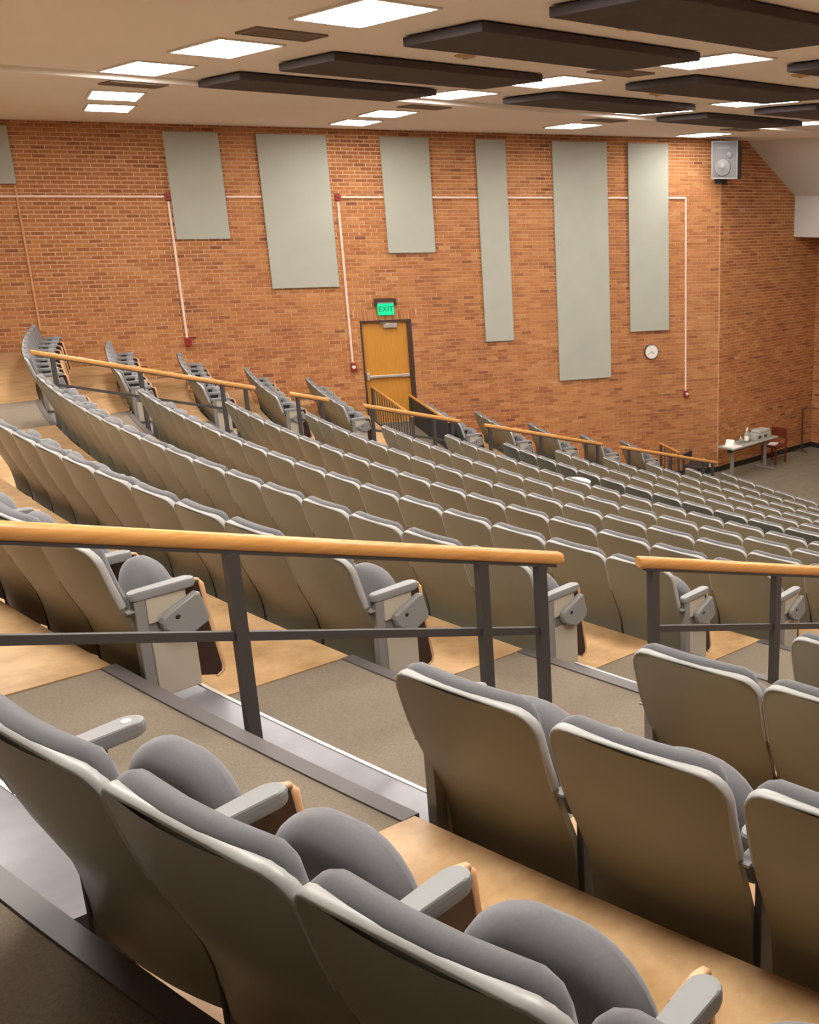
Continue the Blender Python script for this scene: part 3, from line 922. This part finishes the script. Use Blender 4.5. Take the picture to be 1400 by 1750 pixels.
for s, l, lab in ((6.02, 8.92, 'brass ceiling disc between the second and third baffles'), (6.0, 6.6, 'brass ceiling disc under the topmost baffle'), (9.7, 10.15, 'brass ceiling disc beside the centre baffles'), (9.44, 7.62, 'brass ceiling disc near the right edge of the photo')):
    t = thing('ceiling_disc', lab, 'ceiling fixture', (s, l, CEIL), 0, 'round brass ceiling discs')
    B().lathe([(0.0, -0.02), (0.05, -0.02), (0.085, -0.016), (0.105, -0.006), (0.105, 0.0)], 20).obj('plate', 'disc_brass', t)
    B().lathe([(0.0, -0.034), (0.022, -0.03), (0.03, -0.02)], 12).obj('nozzle', 'disc_brass', t)

# ------------------------------------------------------------------ things on the stage floor
tb = thing('side_table', 'grey folding table with T legs against the brick wall', 'table', (16.82, 14.72, 0), rad(6))
B().box(-0.85, 0.85, -0.21, 0.24, 0.70, 0.735, 0.006).obj('tabletop', 'table_top', tb)
B().box(-0.78, 0.78, -0.02, 0.02, 0.60, 0.70).obj('apron', 'chair_black', tb)
for x in (-0.62, 0.62):
    l_ = B().box(x - 0.04, x + 0.04, -0.02, 0.03, 0.05, 0.70, 0.008).obj('leg', 'grey_metal', tb)
    B().box(x - 0.03, x + 0.03, -0.24, 0.26, 0.0, 0.05, 0.012).obj('foot', 'grey_metal', l_)
def tloc(x, y, z=0.736):
    c, s_ = math.cos(rad(6)), math.sin(rad(6))
    return (16.82 + x * c - y * s_, 14.72 + x * s_ + y * c, z)
pp = thing('paper_sheet', 'white paper lying on the left end of the side table', 'paper', tloc(-0.66, -0.02), rad(6))
B().box(-0.15, 0.15, -0.16, 0.16, 0, 0.006).obj('sheet', 'paper', pp)
tn = thing('tissue_box', 'white folded card standing on the paper on the side table', 'card', tloc(-0.62, 0.04, 0.743), rad(14))
B().prism([(-0.07, 0.0), (0.07, 0.0), (0.0, 0.13)], 0.17, 'y', -0.08).obj('card', 'paper', tn)
B().prism([(-0.02, 0.0), (0.12, 0.0), (0.05, 0.11)], 0.05, 'y', 0.09).obj('flap', 'paper', tn)
tn.name = 'folded_card'
def bottle(x, y, h, r, lab, m='bottle_glass', wrap_=True):
    t = thing('bottle', lab, 'bottle', tloc(x, y), 0, 'bottles on the side table')
    B().lathe([(0, 0), (r, 0), (r, h * .6), (r * .9, h * .66), (r * .4, h * .78), (r * .36, h * .92), (0, h * .92)], 14).obj('glass', m, t)
    B().lathe([(r * .42, h * .9), (r * .42, h), (0, h)], 12).obj('cap', 'white_plastic', t)
    if wrap_: B().lathe([(r * 1.02, h * .15), (r * 1.04, h * .16), (r * 1.04, h * .5), (r * 1.02, h * .51)], 14).obj('paper_wrap', 'paper', t)
bottle(-0.13, -0.02, 0.29, 0.055, 'tallest bottle with a white wrapper on the side table')
bottle(-0.02, 0.04, 0.30, 0.05, 'slim bottle right behind the white wrapped bottle')
bottle(-0.29, 0.02, 0.16, 0.035, 'smallest bottle left of the white wrapped bottle', wrap_=False)
bx = thing('equipment_box', 'grey equipment box with two dark windows on the side table', 'box', tloc(0.38, 0.02), rad(6))
B().box(-0.30, 0.30, -0.14, 0.14, 0, 0.13, 0.012).obj('case', 'box_grey', bx)
B().box(-0.12, 0.28, -0.13, 0.13, 0.13, 0.20, 0.02).obj('lid', 'box_grey', bx)
for x in (-0.14, 0.08): B().box(x - 0.05, x + 0.05, -0.144, -0.138, 0.03, 0.09).obj('window', 'speaker_box', bx)

def plain_chair(name, label, loc, rot, m, seat_h=0.46, back_h=0.88, arms=False):
    t = thing(name, label, 'chair', loc, rot)
    B().box(-0.22, 0.22, -0.21, 0.21, seat_h - 0.05, seat_h, 0.015).obj('seat', m, t)
    B().box(-0.21, 0.21, -0.235, -0.20, seat_h + 0.12, back_h, 0.015).obj('backrest', m, t)
    for x in (-0.19, 0.19):
        B().box(x - 0.016, x + 0.016, -0.235, -0.20, 0, back_h - 0.03).obj('leg', m, t)
        B().box(x - 0.016, x + 0.016, 0.17, 0.20, 0, seat_h - 0.03).obj('leg', m, t)
        B().box(x - 0.012, x + 0.012, -0.20, 0.18, 0.15, 0.175).obj('stretcher', m, t)
    return t
plain_chair('stage_chair', 'black chair on the floor behind the lowest handrail', (15.46, 15.02, 0), rad(200), 'chair_black', 0.40, 0.64)
plain_chair('wooden_chair', 'red-brown wooden chair beside the right end of the side table', (17.98, 14.98, 0), rad(95), 'wood_red', 0.44, 0.80)
bk = thing('paper_pad', 'pale paper pad lying on the red-brown wooden chair', 'paper', (17.96, 14.98, 0.441), rad(20))
B().box(-0.12, 0.12, -0.09, 0.09, 0, 0.02).obj('pad', 'paper', bk)
ms = thing('microphone_stand', 'dark slender stand in the front corner of the room', 'stand', (19.28, 15.18, 0), 0)
B().tube([(0, 0, 0.03), (0, 0, 1.08)], 0.022, 8).obj('pole', 'frame_brown', ms)
B().tube([(0, 0, 1.06), (0.08, -0.06, 1.10)], 0.025, 8).obj('head', 'frame_brown', ms)
for i in range(3):
    a = i * 2 * PI / 3 + 0.4
    B().tube([(0, 0, 0.10), (0.20 * math.cos(a), 0.20 * math.sin(a), 0.012)], 0.012, 6).obj('leg', 'chair_black', ms)
